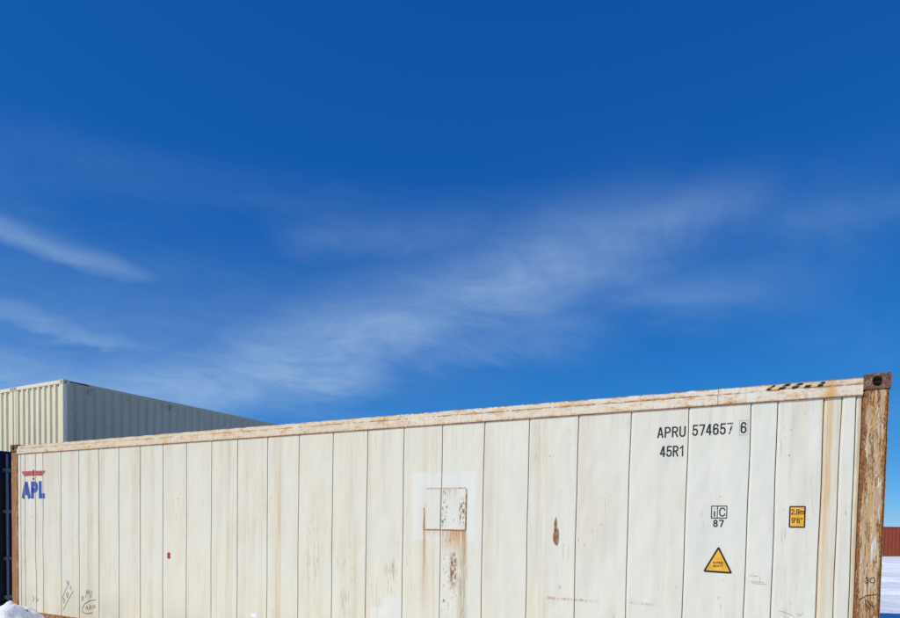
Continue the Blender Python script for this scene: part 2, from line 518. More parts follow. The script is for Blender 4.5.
def mat_simple(name, col, rough=0.5, var=0.25, scale=8.0, spec=0.4, metal=0.0, bump_s=0.0):
    mt, T, bs = principled(name, rough, spec, metal)
    t = T.new('ShaderNodeTexCoord')
    n = T.noise(t.outputs['Object'], scale, 5, 0.6)
    d = tuple(max(0, k * (1 - var)) for k in col)
    b = tuple(min(1, k * (1 + var)) for k in col)
    T.put(bs.inputs['Base Color'], T.mix(T.ss(n, 0.3, 0.7), d, b))
    if bump_s:
        bump(T, bs, n, bump_s, 0.02)
    return mt


def mat_ink(name, col, wear=0.55, scale=50.0, lost=None, rough=0.45):
    """paint or print worn through in specks"""
    mt, T, bs = principled(name, rough, 0.35)
    s, y, z = face_coords(T)
    n = T.noise(T.vec(T.mul(s, scale), 2.0, T.mul(z, scale * 0.8)), 1, 4, 0.7)
    n2 = T.noise(T.vec(T.mul(s, 9), 4.0, T.mul(z, 9)), 1, 3, 0.6)
    v = T.add(T.mul(n, 0.75), T.mul(n2, 0.25))
    if lost:
        v = T.add(v, T.mul(T.mul(T.ss(s, lost[0], lost[0] + 0.01), T.ss(s, lost[1], lost[1] - 0.01)), 0.115))
    a = T.ss(v, wear + 0.05, wear)
    T.put(bs.inputs['Base Color'], T.mix(T.ss(n2, 0.3, 0.7), tuple(k * 0.85 for k in col), tuple(min(1, k * 1.2) for k in col)))
    T.put(bs.inputs['Alpha'], a)
    return mt


M_PANEL, M_RAIL, M_POST, M_POST_L, M_CAST = mat_panel(), mat_rail(), mat_post(), mat_post(True), mat_casting()
M_SEAL = mat_simple('dark_joint_sealant', (0.095, 0.083, 0.066), 0.8, 0.75, 5)
M_WALL = mat_simple('plain_cream_paint', (0.62, 0.58, 0.46), 0.5, 0.08, 3)
M_BLACK = mat_ink('black_lettering', (0.022, 0.021, 0.021), 0.605, lost=(1.09, 1.155))
M_BLACK2 = mat_ink('black_emblem_print', (0.012, 0.012, 0.013), 0.68)
M_SCUFF = mat_ink('pale_scuff', (0.36, 0.34, 0.30), 0.56, 60)
M_PENCIL = mat_ink('marker_scribble', (0.09, 0.085, 0.08), 0.60, 60)
M_BLUE = mat_ink('faded_blue_lettering', (0.045, 0.08, 0.29), 0.63, 40)
M_RED = mat_ink('faded_red_emblem', (0.44, 0.085, 0.06), 0.66, 40)
M_REDD = mat_ink('dark_red_emblem', (0.27, 0.04, 0.035), 0.7, 40)
M_ORANGE = mat_ink('orange_sticker', (0.80, 0.41, 0.035), 0.80, 40)
M_BORDER = mat_ink('black_sticker_border', (0.014, 0.012, 0.012), 0.63, 60)
M_BROWNTXT = mat_ink('brown_sticker_print', (0.055, 0.014, 0.012), 0.72, 80)
M_TAPEY = mat_ink('faded_yellow_tape', (0.70, 0.54, 0.24), 0.56, 30)
M_TAPEB = mat_ink('black_tape_dash', (0.015, 0.013, 0.012), 0.63, 45)
M_WHITE = mat_simple('white_sticker', (0.8, 0.8, 0.76), 0.5, 0.03)
M_REDST = mat_simple('red_sticker', (0.42, 0.02, 0.04), 0.5, 0.2, 60)
M_ALU = mat_simple('dull_aluminium', (0.5, 0.5, 0.48), 0.5, 0.1, 6, 0.5, 0.3)

# ---------------------------------------------------------------- snow ground
def vnoise(x, y, seed=0):
    xi, yi = np.floor(x).astype(np.int64), np.floor(y).astype(np.int64)
    fx, fy = x - xi, y - yi
    fx, fy = fx * fx * (3 - 2 * fx), fy * fy * (3 - 2 * fy)

    def h(a, b):
        k = (a * 374761393 + b * 668265263 + seed * 974634777) & 0xffffffff
        k = ((k ^ (k >> 13)) * 1274126177) & 0xffffffff
        return ((k ^ (k >> 16)) & 0xffff) / 65535.0
    return (h(xi, yi) * (1 - fx) + h(xi + 1, yi) * fx) * (1 - fy) + (h(xi, yi + 1) * (1 - fx) + h(xi + 1, yi + 1) * fx) * fy


def sst(x, a, b):
    t = np.clip((x - a) / (b - a), 0, 1)
    return t * t * (3 - 2 * t)


def ground_z(x, y):
    u = (x - PX) * U.x + (y - PY) * U.y
    v = (x - PX) * V.x + (y - PY) * V.y
    r = np.hypot(x, y)
    base = -0.17 * sst(x, 12, 30)
    # wind ridges and old ruts lie along the rows of containers
    n = (vnoise(u * 0.22, v * 1.1, 1) - 0.5) * 0.16 + (vnoise(u * 0.5, v * 2.6, 2) - 0.5) * 0.10 + (vnoise(u * 1.6, v * 4.0, 3) - 0.5) * 0.035
    rut = 0.0
    for v0 in (15.5, 17.3, 22.0, 23.9, 31.0, 33.2, 40.0):
        rut = rut - 0.11 * np.exp(-((v - v0 - 0.35 * np.sin(u * 0.11 + v0)) / 0.22) ** 2) + 0.09 * np.exp(-((v - v0 - 0.45 - 0.35 * np.sin(u * 0.11 + v0)) / 0.2) ** 2)
    quiet = np.maximum.reduce([
        sst(u, -2.0, -0.6) * sst(-u, -27.5, -26.0) * sst(v, -1.2, -0.3) * sst(-v, -19.0, -17.5)])
    far = sst(-r, -900, -60)
    return base + (n * far + rut * far * sst(x, 2, 6)) * (1 - quiet) - 0.012 * quiet


rad = np.concatenate([np.linspace(0.4, 8, 40, endpoint=False), np.linspace(8, 62, 300, endpoint=False), np.geomspace(62, 6000, 70)])
ang_f = np.linspace(R(25), R(45), 170, endpoint=False)           # finer where the open yard shows
ang_c = np.linspace(R(45), R(385), 300, endpoint=False)
ang = np.concatenate([ang_f, ang_c])
AA, RR = np.meshgrid(ang, rad)
GX, GY = RR * np.sin(AA), RR * np.cos(AA)
GZ = ground_z(GX, GY)
nr, na = GX.shape
gv = np.stack([GX.ravel(), GY.ravel(), GZ.ravel()], 1)
ii, jj = np.meshgrid(np.arange(nr - 1), np.arange(na), indexing='ij')
j2 = (jj + 1) % na
gf = np.stack([ii * na + jj, (ii + 1) * na + jj, (ii + 1) * na + j2, ii * na + j2], -1).reshape(-1, 4)
gv = np.vstack([gv, [[0, 0, float(ground_z(np.zeros(1), np.zeros(1))[0])]]])


def mat_snow():
    mt, T, bs = principled('snow', 0.6, 0.25)
    t = T.new('ShaderNodeNewGeometry')
    n = T.noise(t.outputs['Position'], 1.4, 6, 0.6)
    n2 = T.noise(t.outputs['Position'], 28, 4, 0.6)
    n3 = T.noise(t.outputs['Position'], 0.35, 4, 0.6)
    c = T.mix(T.ss(n3, 0.4, 0.65), (0.95, 0.95, 0.95), (0.90, 0.90, 0.905))
    dirt = T.mul(T.ss(n2, 0.70, 0.76), T.ss(n, 0.5, 0.66))
    c = T.mix(T.mul(dirt, 0.5), c, (0.35, 0.33, 0.3))
    T.put(bs.inputs['Base Color'], c)
    bump(T, bs, T.add(T.mul(n, 1.0), T.mul(n2, 0.16)), 0.7, 0.12)
    return mt


M_SNOW = mat_snow()
me = bpy.data.meshes.new('snow_ground')
tri = [(na * 0 + j, (j + 1) % na, len(gv) - 1) for j in range(na)]
me.from_pydata(gv.tolist(), [], gf.tolist() + [(b, a, c) for a, b, c in tri])
me.update()
me.polygons.foreach_set('use_smooth', [True] * len(me.polygons))
me.materials.append(M_SNOW)
go = bpy.data.objects.new('snow_ground', me)
COL.objects.link(go)
bm = bmesh.new(); bm.from_mesh(me); bmesh.ops.recalc_face_normals(bm, faces=bm.faces)
bm.faces.ensure_lookup_table()
if bm.faces[0].normal.z < 0:
    bmesh.ops.reverse_faces(bm, faces=bm.faces)
bm.to_mesh(me); bm.free()
tag(go, 'flat snow covered yard with wind ridges and old ruts', kind='structure')

# ---------------------------------------------------------------- the white reefer container
LEN, WID, HT = 12.192, 2.438, 2.896
RAILB = 2.735
JOINTS = [0.179, 0.216, 0.316, 0.437, 0.763, 0.964, 1.457, 1.954, 2.443, 2.938, 3.429, 3.921, 4.401, 4.891, 5.383, 5.902, 6.411, 6.930,
          7.411, 7.894, 8.377, 8.865, 9.351, 9.828, 10.325, 10.796, 11.289, 11.501, 11.806, 11.930, 12.015]
GAP = 0.0064
rnd = random.Random(3)
WIG = {}
for j in JOINTS:
    amp = 0.004
    if j in (11.501, 11.806): amp = 0.020
    if j == 11.289: amp = 0.013
    if j in (0.179, 12.015): amp = 0.0
    WIG[j] = (amp, rnd.uniform(0, 6), rnd.uniform(0, 6))


def wig(j, z):
    a, p, q = WIG[j]
    lowz = 1.0 if a < 0.01 else max(0.25, min(1.0, (2.0 - z) / 0.8))
    return a * lowz * (0.6 * math.sin(z * 2.3 + p) + 0.4 * math.sin(z * 6.1 + q))


ZR = [0.15 + (RAILB + 0.02 - 0.15) * i / 18 for i in range(19)]
for k in range(len(JOINTS) - 1):
    a, b = JOINTS[k], JOINTS[k + 1]
    w = b - a
    lip = min(0.020, w * 0.22)
    verts, faces = [], []
    rec = -0.006 if k in (0, 2) else 0.0
    for z in ZR:
        r_ = a + wig(a, z) + GAP / 2
        l_ = b + wig(b, z) - GAP / 2
        bow = -0.0015 * abs(math.sin(z * 1.7 + k)) if w > 0.3 else 0.0
        prof = [(r_, -0.022), (r_, -0.0015), (r_ + 0.004, 0.0), ((r_ + l_) / 2, bow), (l_ - lip, 0.0), (l_ - lip * 0.35, -0.004), (l_, -0.008), (l_, -0.022)]
        for (s_, y_) in prof:
            verts.append((s_, y_ + rec, z))
    n = 8
    for i in range(len(ZR) - 1):
        for q in range(n - 1):
            faces.append((i * n + q, (i + 1) * n + q, (i + 1) * n + q + 1, i * n + q + 1))
    p = mesh_obj('side_panel', verts, faces, M_PANEL, ROOT)
for j in JOINTS:
    g_ = GAP * 0.5 + 0.002
    verts, faces = [], []
    for z in ZR:
        c0 = j + wig(j, z)
        verts += [(c0 - g_, -0.0135, z), (c0 + g_, -0.0135, z), (c0 + g_, -0.02, z), (c0 - g_, -0.02, z)]
    for i in range(len(ZR) - 1):
        for q in range(4):
            faces.append((i * 4 + q, i * 4 + (q + 1) % 4, (i + 1) * 4 + (q + 1) % 4, (i + 1) * 4 + q))
    mesh_obj('joint_seal', verts, faces, M_SEAL, ROOT)


def casting_mesh(sx, sy, sz):
    """hollow block 178 x 162 x 118 mm, corner at the origin growing along the signs, oval holes outside"""
    Lx, Ly, Lz = 0.178, 0.162, 0.118
    verts, faces = [], []

    def plate(o, ax, bx, nx, la, lb, ra, rb):
        """rectangle with an oval hole; o = corner, ax/bx edge directions, nx outward"""
        o, ax, bx, nx = Vector(o), Vector(ax), Vector(bx), Vector(nx)
        N = 24
        c = o + ax * la / 2 + bx * lb / 2
        base = len(verts)
        for i in range(N):
            t = 2 * math.pi * (i + 0.5) / N
            ca, sa = math.cos(t), math.sin(t)
            kk = min(la / 2 / max(abs(ca), 1e-6), lb / 2 / max(abs(sa), 1e-6))
            verts.append(c + ax * ca * kk + bx * sa * kk)
        for rr, dd in ((1.06, 0.0), (1.0, -0.004), (0.97, -0.03)):
            for i in range(N):
                t = 2 * math.pi * (i + 0.5) / N
                verts.append(c + ax * math.cos(t) * ra * rr + bx * math.sin(t) * rb * rr + nx * dd)
        for ring in range(3):
            for i in range(N):
                i2 = (i + 1) % N
                faces.append((base + ring * N + i, base + ring * N + i2, base + (ring + 1) * N + i2, base + (ring + 1) * N + i))
        cs = [len(verts) + i for i in range(4)]
        for da, db in ((0, 0), (la, 0), (la, lb), (0, lb)):
            verts.append(o + ax * da + bx * db)
        # corner triangles of the rectangle
        for ci, (da, db) in zip(cs, ((-1, -1), (1, -1), (1, 1), (-1, 1))):
            best = sorted(range(N), key=lambda i: (verts[base + i] - verts[ci]).length)[:2]
            faces.append((ci, base + best[0], base + best[1]))

    def quad(a, b, c, d):
        k = len(verts)
        verts.extend([Vector(a), Vector(b), Vector(c), Vector(d)])
        faces.append((k, k + 1, k + 2, k + 3))
    plate((0, 0, 0), (1, 0, 0), (0, 0, 1), (0, -1, 0), Lx, Lz, 0.032, 0.040)     # long side
    plate((0, 0, 0), (0, 1, 0), (0, 0, 1), (-1, 0, 0), Ly, Lz, 0.026, 0.040)     # end
    plate((0, 0, Lz), (1, 0, 0), (0, 1, 0), (0, 0, 1), Lx, Ly, 0.062, 0.032)     # top
    quad((Lx, 0, 0), (Lx, Ly, 0), (Lx, Ly, Lz), (Lx, 0, Lz))
    quad((0, Ly, 0), (Lx, Ly, 0), (Lx, Ly, Lz), (0, Ly, Lz))
    quad((0, 0, 0), (Lx, 0, 0), (Lx, Ly, 0), (0, Ly, 0))
    out = [(v.x * sx, v.y * sy, (v.z - (Lz if sz < 0 else 0)) if sz > 0 else (Lz - v.z)) for v in verts]
    return out, faces


def cast_obj(parent, x, y, z, sx, sy, top, mat, name='corner_casting'):
    """x, y, z: the outer corner; sx, sy point inward; top casting has its hole plate above"""
    v, f = casting_mesh(1, 1, 1)
    v = [(a * sx + x, b * sy + y, (c if top else 0.118 - c) + z) for a, b, c in v]
    bm = bmesh.new()
    bvs = [bm.verts.new(q) for q in v]
    for q in f:
        try: bm.faces.new([bvs[i] for i in q])
        except ValueError: pass
    bmesh.ops.remove_doubles(bm, verts=bm.verts, dist=0.0004)
    return bm_obj(name, bm, mat, parent)


for top in (True, False):
    zc = HT - 0.118 + 0.004 if top else -0.004
    for (x, sx) in ((-0.004, 1), (LEN + 0.004, -1)):
        for (y, sy) in ((0.016, -1), (-WID - 0.004, 1)):
            co = cast_obj(ROOT, x, y, zc, sx, sy, top, M_CAST)
            if top and x < 1 and sy < 0:
                co['label'] = 'rusty brown corner block with an oval hole at the near end'
# rust-coloured bar added to stand for the lit rim inside the near casting
box_part('hole_rim_bar', (0.052, 0.132, -0.046, -0.030, HT - 0.062, HT - 0.048), M_CAST, ROOT)
box_part('hole_shade_plate', (0.02, 0.16, -0.09, -0.050, HT - 0.108, HT - 0.012), M_SEAL, ROOT)  # dark plate added so the inside of the hole looks shaded


def post(s0, s1, y0, y1, z0, z1, mat, dent=0.003):
    bm = bmesh.new()
    bm_box(bm, s0, s1, y0, y1, z0, z1, bevel=0.012, seg=2)
    for i in range(1, 40):
        zc = z0 + (z1 - z0) * i / 40
        bmesh.ops.bisect_plane(bm, geom=bm.verts[:] + bm.edges[:] + bm.faces[:], plane_co=(0, 0, zc), plane_no=(0, 0, 1))
    for v in bm.verts:
        if z0 + 0.01 < v.co.z < z1 - 0.01:
            q = Vector((v.co.x * 6, v.co.y * 6, v.co.z * 3.3))
            v.co.x += (mnoise.noise(q) + 0.6 * mnoise.noise(q * 3.1)) * dent
            v.co.y += mnoise.noise(q + Vector((9, 3, 1))) * dent * 0.8
    return bm_obj('corner_post', bm, mat, ROOT)


pz0, pz1 = 0.115, HT - 0.115
po = post(0.006, 0.174, -0.15, 0.010, pz0, pz1, M_POST)
po['label'] = 'flaking cream post with rust at both edges and pen marks'
post(12.018, LEN - 0.002, -0.15, 0.010, pz0, pz1, M_POST_L)
post(0.006, 0.16, -WID, -WID + 0.14, pz0, pz1, M_POST)
post(LEN - 0.16, LEN - 0.006, -WID, -WID + 0.14, pz0, pz1, M_POST_L)


def rail(s0, s1, back=False):
    """folded top rail: lower face, a small step, upper strip with a bent and chipped edge"""
    verts, faces = [], []
    N = max(4, int((s1 - s0) / 0.05))
    rr = random.Random(int(s0 * 100) + back)
    sg = -1 if back else 1
    y_ = -WID if back else 0.0
    for i in range(N + 1):
        s = s0 + (s1 - s0) * i / N
        d = mnoise.noise(Vector((s * 1.3, 2 + back, 0))) * 0.006 + mnoise.noise(Vector((s * 5, 5, 0))) * 0.0045
        tz = mnoise.noise(Vector((s * 3.3, 8, 0))) * 0.003 + mnoise.noise(Vector((s * 13, 1, 0))) * 0.0015 + min(0, mnoise.noise(Vector((s * 5, 3, 3))) + 0.3) * 0.012
        prof = [(-0.10, RAILB + 0.05), (-0.020, RAILB), (0.010, RAILB), (0.014 + d, RAILB + 0.008), (0.014 + d, 2.822), (0.012 + d, 2.828),
                (0.001 + d, 2.833), (0.000 + d * 0.6, 2.872 + tz * 0.5), (-0.006 + d, 2.880 + tz), (-0.030, 2.883 + tz), (-0.10, 2.878)]
        for (a, z) in prof:
            verts.append((s, y_ + sg * a, z))
    n = 11
    for i in range(N):
        for q in range(n - 1):
            faces.append((i * n + q, i * n + q + 1, (i + 1) * n + q + 1, (i + 1) * n + q))
    faces.append(tuple(range(n)))
    faces.append(tuple(N * n + q for q in range(n)))
    bm = bmesh.new()
    vs = [bm.verts.new(v) for v in verts]
    for f in faces: bm.faces.new([vs[i] for i in f])
    return bm_obj('top_rail', bm, M_RAIL, ROOT)


rail(0.176, 1.218)
rail(1.222, 6.10)
rail(6.104, 12.014)
rail(0.176, 12.014, True)
box_part('bottom_rail', (0.178, 12.014, -0.10, 0.008, 0.012, 0.148), M_RAIL, ROOT, 0.006)
box_part('bottom_rail', (0.178, 12.014, -WID, -WID + 0.10, 0.012, 0.148), M_RAIL, ROOT, 0.006)
box_part('roof', (0.05, LEN - 0.05, -WID + 0.09, -0.09, 2.84, 2.872), M_ALU, ROOT)
box_part('floor', (0.05, LEN - 0.05, -WID + 0.101, -0.101, 0.06, 0.14), M_WALL, ROOT)
box_part('rear_wall', (0.18, LEN - 0.18, -WID + 0.01, -WID + 0.05, 0.15, RAILB), M_WALL, ROOT)
# machinery end (right) and door end (left), out of the photograph's view
mc = box_part('machinery_panel', (0.03, 0.08, -WID + 0.15, -0.152, 0.14, 2.80), M_WALL, ROOT)
for zz0, zz1 in ((0.3, 1.1), (1.25, 2.0), (2.1, 2.65)):
    box_part('grille', (0.012, 0.029, -WID + 0.35, -0.35, zz0, zz1), M_ALU, mc)
for y0, y1 in ((-WID / 2 + 0.004, -0.152), (-WID + 0.15, -WID / 2 - 0.004)):
    dr = box_part('door', (LEN - 0.08, LEN - 0.02, y0, y1, 0.16, 2.78), M_WALL, ROOT)
    for t in (0.22, 0.78):
        bm = bmesh.new()
        yy = y0 + (y1 - y0) * t
        bm_tube(bm, (LEN - 0.001, yy, 0.2), (LEN - 0.001, yy, 2.74), 0.017)
        bm_obj('lock_rod', bm, M_ALU, dr)

# welded repair plate, split by the panel joint that runs through it
for a, b in ((3.628, 3.921 - 0.008), (3.921 + 0.009, 4.124)):
    bm = bmesh.new()
    bm_box(bm, a, b, -0.004, 0.0045, 1.634, 2.064, bevel=0.0015)
    pp = bm_obj('repair_plate', bm, M_PANEL, ROOT)


def mat_weld():
    mt, T, bs = principled('rusty_weld', 0.8, 0.25)
    s, y, z = face_coords(T)
    n = T.noise(T.vec(T.mul(s, 35), 1.0, T.mul(z, 35)), 1, 5, 0.7)
    top = T.mul(T.ss(z, 1.95, 2.05), 0.13)
    c = T.mix(T.ss(T.sub(n, T.mul(top, -1.0)), 0.50, 0.62), (0.36, 0.165, 0.04), (0.62, 0.50, 0.33))
    T.put(bs.inputs['Base Color'], T.mix(T.ss(n, 0.40, 0.30), c, (0.13, 0.05, 0.018)))
    return mt


M_WELD = mat_weld()


def weld(s0, s1, z0, z1):
    bm = bmesh.new()
    hor = (s1 - s0) > (z1 - z0)
    L_ = (s1 - s0) if hor else (z1 - z0)
    N = int(L_ / 0.012)
    for i in range(N):
        t0, t1 = i / N, (i + 1.15) / N
        k = 0.0045 + 0.0018 * mnoise.noise(Vector((i * 0.7, s0 * 9, z0 * 5)))
        if hor:
            a, b = s0 + L_ * t0, min(s1, s0 + L_ * t1)
            q = bm_box(bm, a, b, 0.0, 0.0055 + 0.0012 * (i % 2), z0 - k, z0 + k)
        else:
            a, b = z0 + L_ * t0, min(z1, z0 + L_ * t1)
            q = bm_box(bm, s0 - k, s0 + k, 0.0, 0.0055 + 0.0012 * (i % 2), a, b)
    return bm_obj('weld_bead', bm, M_WELD, ROOT)


weld(3.62, 3.910, 1.630, 1.630)
weld(3.932, 4.125, 1.630, 1.630)
weld(3.62, 3.62, 1.635, 2.06)
weld(4.128, 4.128, 1.635, 1.86)
weld(3.63, 3.910, 2.068, 2.068)
weld(3.932, 4.10, 2.068, 2.068)

# ---------------------------------------------------------------- lettering and marks
GL = {
    'A': [[(0, 0), (.42, 1), (.58, 1), (1, 0)], [(.16, .3), (.84, .3)]],
    'P': [[(0, 0), (0, 1), (.62, 1), (.9, .93), (1, .8), (1, .68), (.9, .54), (.62, .47), (.1, .47)]],
    'R': [[(0, 0), (0, 1), (.62, 1), (.9, .93), (1, .8), (1, .7), (.9, .57), (.62, .5), (.1, .5)], [(.58, .45), (1, 0)]],
    'U': [[(0, 1), (0, .2), (.12, .06), (.35, 0), (.65, 0), (.88, .06), (1, .2), (1, 1)]],
    'L': [[(0, 1), (0, 0), (1, 0)]],
    'S': [[(1, .8), (.85, .95), (.6, 1), (.4, 1), (.12, .94), (0, .78), (.12, .6), (.88, .42), (1, .22), (.88, .06), (.6, 0), (.4, 0), (.12, .06), (0, .2)]],
    'E': [[(1, 1), (0, 1), (0, 0), (1, 0)], [(.1, .52), (.85, .52)]],
    'H': [[(0, 0), (0, 1)], [(1, 0), (1, 1)], [(.1, .5), (.9, .5)]],
    'V': [[(0, 1), (.5, 0), (1, 1)]],
    'Y': [[(0, 1), (.5, .5), (1, 1)], [(.5, .44), (.5, 0)]],
    'C': [[(1, .75), (.85, .93), (.6, 1), (.4, 1), (.12, .9), (0, .7), (0, .3), (.12, .1), (.4, 0), (.6, 0), (.85, .07), (1, .25)]],
    'i': [[(.5, 0), (.5, .56)], [(.5, .86), (.5, .92)]],
    'm': [[(0, 0), (0, .66)], [(.06, .55), (.2, .66), (.4, .66), (.5, .52), (.5, 0)], [(.56, .55), (.7, .66), (.9, .66), (1, .52), (1, 0)]],
    '1': [[(.1, .8), (.62, 1), (.62, 0)]],
    '2': [[(0, .76), (.12, .94), (.38, 1), (.62, 1), (.88, .94), (1, .76), (.92, .58), (0, .05), (0, 0), (1, 0)]],
    '3': [[(0, .84), (.2, 1), (.8, 1), (1, .82), (.95, .62), (.45, .52)], [(.5, .5), (.95, .42), (1, .2), (.8, 0), (.2, 0), (0, .16)]],
    '4': [[(.74, 0), (.74, 1), (.6, 1), (0, .3), (0, .25), (.67, .25)], [(.81, .25), (1, .25)]],
    '5': [[(.95, 1), (.12, 1), (.05, .5), (.3, .6), (.7, .6), (.95, .48), (1, .3), (.92, .1), (.65, 0), (.35, 0), (.08, .08), (0, .22)]],
    '6': [[(.95, .8), (.85, .94), (.62, 1), (.38, 1), (.12, .92), (0, .72), (0, .25), (.12, .06), (.38, 0), (.62, 0), (.88, .06), (1, .22)], [(1, .24), (1, .36), (.88, .53), (.62, .58), (.38, .58), (.1, .46)]],
    '7': [[(0, 1), (1, 1), (1, .9), (.4, 0)]],
    '8': [[(.3, .54), (.08, .68), (.08, .84), (.3, 1), (.7, 1), (.92, .84), (.92, .68), (.7, .54), (.3, .54)], [(.28, .5), (0, .34), (0, .16), (.28, 0), (.72, 0), (1, .16), (1, .34), (.72, .5)]],
    '9': [[(.05, .2), (.15, .06), (.38, 0), (.62, 0), (.88, .08), (1, .28), (1, .75), (.88, .94), (.62, 1), (.38, 1), (.12, .94), (0, .78)], [(0, .76), (0, .64), (.12, .47), (.38, .42), (.62, .42), (.9, .54)]],
    '.': [[(.4, 0), (.4, .1)]],
    "'": [[(.5, .75), (.5, 1)]],
    '"': [[(.3, .75), (.3, 1)], [(.7, .75), (.7, 1)]],
    'O': [[(0, .25), (0, .75), (.15, .93), (.4, 1), (.6, 1), (.85, .93), (1, .75), (1, .25), (.85, .07), (.6, 0), (.4, 0), (.15, .07), (.0, .25)]],
}


class Marks:
    """flat print in (right, up) metres of the container's side; right runs towards the near end"""
    def __init__(self):
        self.v, self.f, self.k = [], [], 0

    def layer(self, y):
        return y + 0.00004 * (self.k % 12)

    def ribbon(self, pts, w, y=0.0012):
        pts = [Vector(p) for p in pts]
        n = len(pts)
        b = len(self.v)
        self.k += 1
        yy = self.layer(y)
        for i, p in enumerate(pts):
            d0 = (p - pts[i - 1]).normalized() if i else (pts[1] - p).normalized()
            d1 = (pts[i + 1] - p).normalized() if i < n - 1 else d0
            t = (d0 + d1)
            t = t.normalized() if t.length > 1e-6 else d0
            nn = Vector((-t.y, t.x))
            c = max(0.55, abs(nn.dot(Vector((-d1.y, d1.x)))))
            o = nn * (w / 2 / c)
            for q in (p + o, p - o):
                self.v.append((q.x, yy, q.y))
        for i in range(n - 1):
            self.f.append((b + 2 * i, b + 2 * i + 1, b + 2 * i + 3, b + 2 * i + 2))

    def poly(self, pts, y=0.0012):
        self.k += 1
        yy = self.layer(y)
        b = len(self.v)
        for p in pts: self.v.append((p[0], yy, p[1]))
        self.f.append(tuple(range(b, b + len(pts))))

    def text(self, txt, x, z, h, cw, adv, w, slant=0.0, y=0.0012, rise=0.0):
        """x, z: lower left; cw glyph width, adv advance"""
        for i, ch in enumerate(txt):
            for st in GL.get(ch, []):
                pts = [(x + i * adv + w / 2 + p[0] * (cw - w) + p[1] * slant, z + rise * i + w / 2 + p[1] * (h - w)) for p in st]
                # open ends reach the full height
                a_, b_ = Vector(pts[0]), Vector(pts[1])
                c_, d_ = Vector(pts[-2]), Vector(pts[-1])
                if (a_ - d_).length > w * 0.5:
                    pts[0] = tuple(a_ + (a_ - b_).normalized() * w / 2)
                    pts[-1] = tuple(d_ + (d_ - c_).normalized() * w / 2)
                self.ribbon(pts, w, y)

    def build(self, name, mat, parent=None, cut=(), smooth=False):
        """(right, up) -> s = -right; split along the panel joints"""
        bm = bmesh.new()
        vs = [bm.verts.new((-x, y, z)) for x, y, z in self.v]
        for f in self.f:
            try: bm.faces.new([vs[i] for i in f])
            except ValueError: pass
        for j, zm in cut:
            c0 = j + wig(j, zm)
            for sx in (c0 - 0.006, c0 + 0.006):
                bmesh.ops.bisect_plane(bm, geom=bm.verts[:] + bm.edges[:] + bm.faces[:], plane_co=(sx, 0, 0), plane_no=(1, 0, 0))
            dead = [f for f in bm.faces if abs(f.calc_center_median().x - c0) < 0.006]
            bmesh.ops.delete(bm, geom=dead, context='FACES')
        for f in bm.faces:
            f.normal_update()
            if f.normal.y < 0: f.normal_flip()
        me = bpy.data.meshes.new(name)
        bm.to_mesh(me); bm.free()
        me.materials.append(mat)
        o = bpy.data.objects.new(name, me)
        COL.objects.link(o)
        o.parent = parent or ROOT
        return o


k = Marks(); k.text('APRU', -1.716, 2.487, 0.094, 0.052, 0.0625, 0.0125); k.build('owner_code_lettering', M_BLACK)
k = Marks(); k.text('574657', -1.421, 2.490, 0.096, 0.047, 0.0555, 0.0125); k.build('serial_number_lettering', M_BLACK)
k = Marks(); k.text('6', -1.0375, 2.492, 0.094, 0.046, 0.05, 0.0125)
k.build('check_digit_lettering', M_BLACK)
k = Marks()
k.ribbon([(-1.046, 2.477), (-0.984, 2.477), (-0.984, 2.600), (-1.046, 2.600), (-1.046, 2.479)], 0.0028)
k.build('check_digit_box', M_SCUFF)
k = Marks(); k.text('45R1', -1.688, 2.317, 0.096, 0.047, 0.0545, 0.0125); k.build('size_code_lettering', M_BLACK)
k = Marks()
k.ribbon([(-1.244, 1.779), (-1.123, 1.779), (-1.123, 1.881), (-1.244, 1.881), (-1.244, 1.7755)], 0.007)
k.ribbon([(-1.197, 1.783), (-1.197, 1.877)], 0.006)
k.text('i', -1.240, 1.790, 0.080, 0.040, 0.04, 0.010)
k.text('C', -1.183, 1.792, 0.076, 0.050, 0.05, 0.009)
k.text('87', -1.228, 1.702, 0.062, 0.037, 0.0465, 0.0095)
k.build('railway_code_emblem', M_BLACK2)

# black bordered orange triangle
T_A, T_B, T_C = (-1.178, 1.540), (-1.299, 1.312), (-1.060, 1.306)


def inset(P, k_):
    cx, cz = sum(p[0] for p in P) / len(P), sum(p[1] for p in P) / len(P)
    return [(cx + (p[0] - cx) * k_, cz + (p[1] - cz) * k_) for p in P]


def rounded(P, r, n=4):
    out = []
    N = len(P)
    for i in range(N):
        p, a, b = Vector(P[i]), Vector(P[i - 1]), Vector(P[(i + 1) % N])
        q0, q1 = p + (a - p).normalized() * r, p + (b - p).normalized() * r
        for t in range(n + 1):
            f = t / n
            out.append(tuple((q0 * (1 - f) + p * f) * (1 - f) + (p * f * 0 + (p * (1 - f) + q1 * f)) * f))
    return out


k = Marks(); k.poly(rounded(inset([T_A, T_B, T_C], 0.95), 0.02), 0.0011)
tri_o = k.build('warning_triangle', M_ORANGE)
tri_o['label'] = 'orange triangular warning label with a black border'
k = Marks()
o_, i_ = rounded([T_A, T_B, T_C], 0.022), rounded(inset([T_A, T_B, T_C], 0.80), 0.006)
for q in range(len(o_)):
    q2 = (q + 1) % len(o_)
    b = len(k.v)
    for p in (o_[q], o_[q2], i_[q2], i_[q]): k.v.append((p[0], 0.0016, p[1]))
    k.f.append((b, b + 1, b + 2, b + 3))
k.build('label_border', M_BORDER, tri_o)
k = Marks()
k.text('SUPER', -1.219, 1.385, 0.019, 0.0135, 0.0165, 0.0042, y=0.0016)
k.build('label_print', M_BROWNTXT, tri_o)
k = Marks()
k.text('HEAVY', -1.217, 1.358, 0.019, 0.0135, 0.0165, 0.0042, y=0.0016)
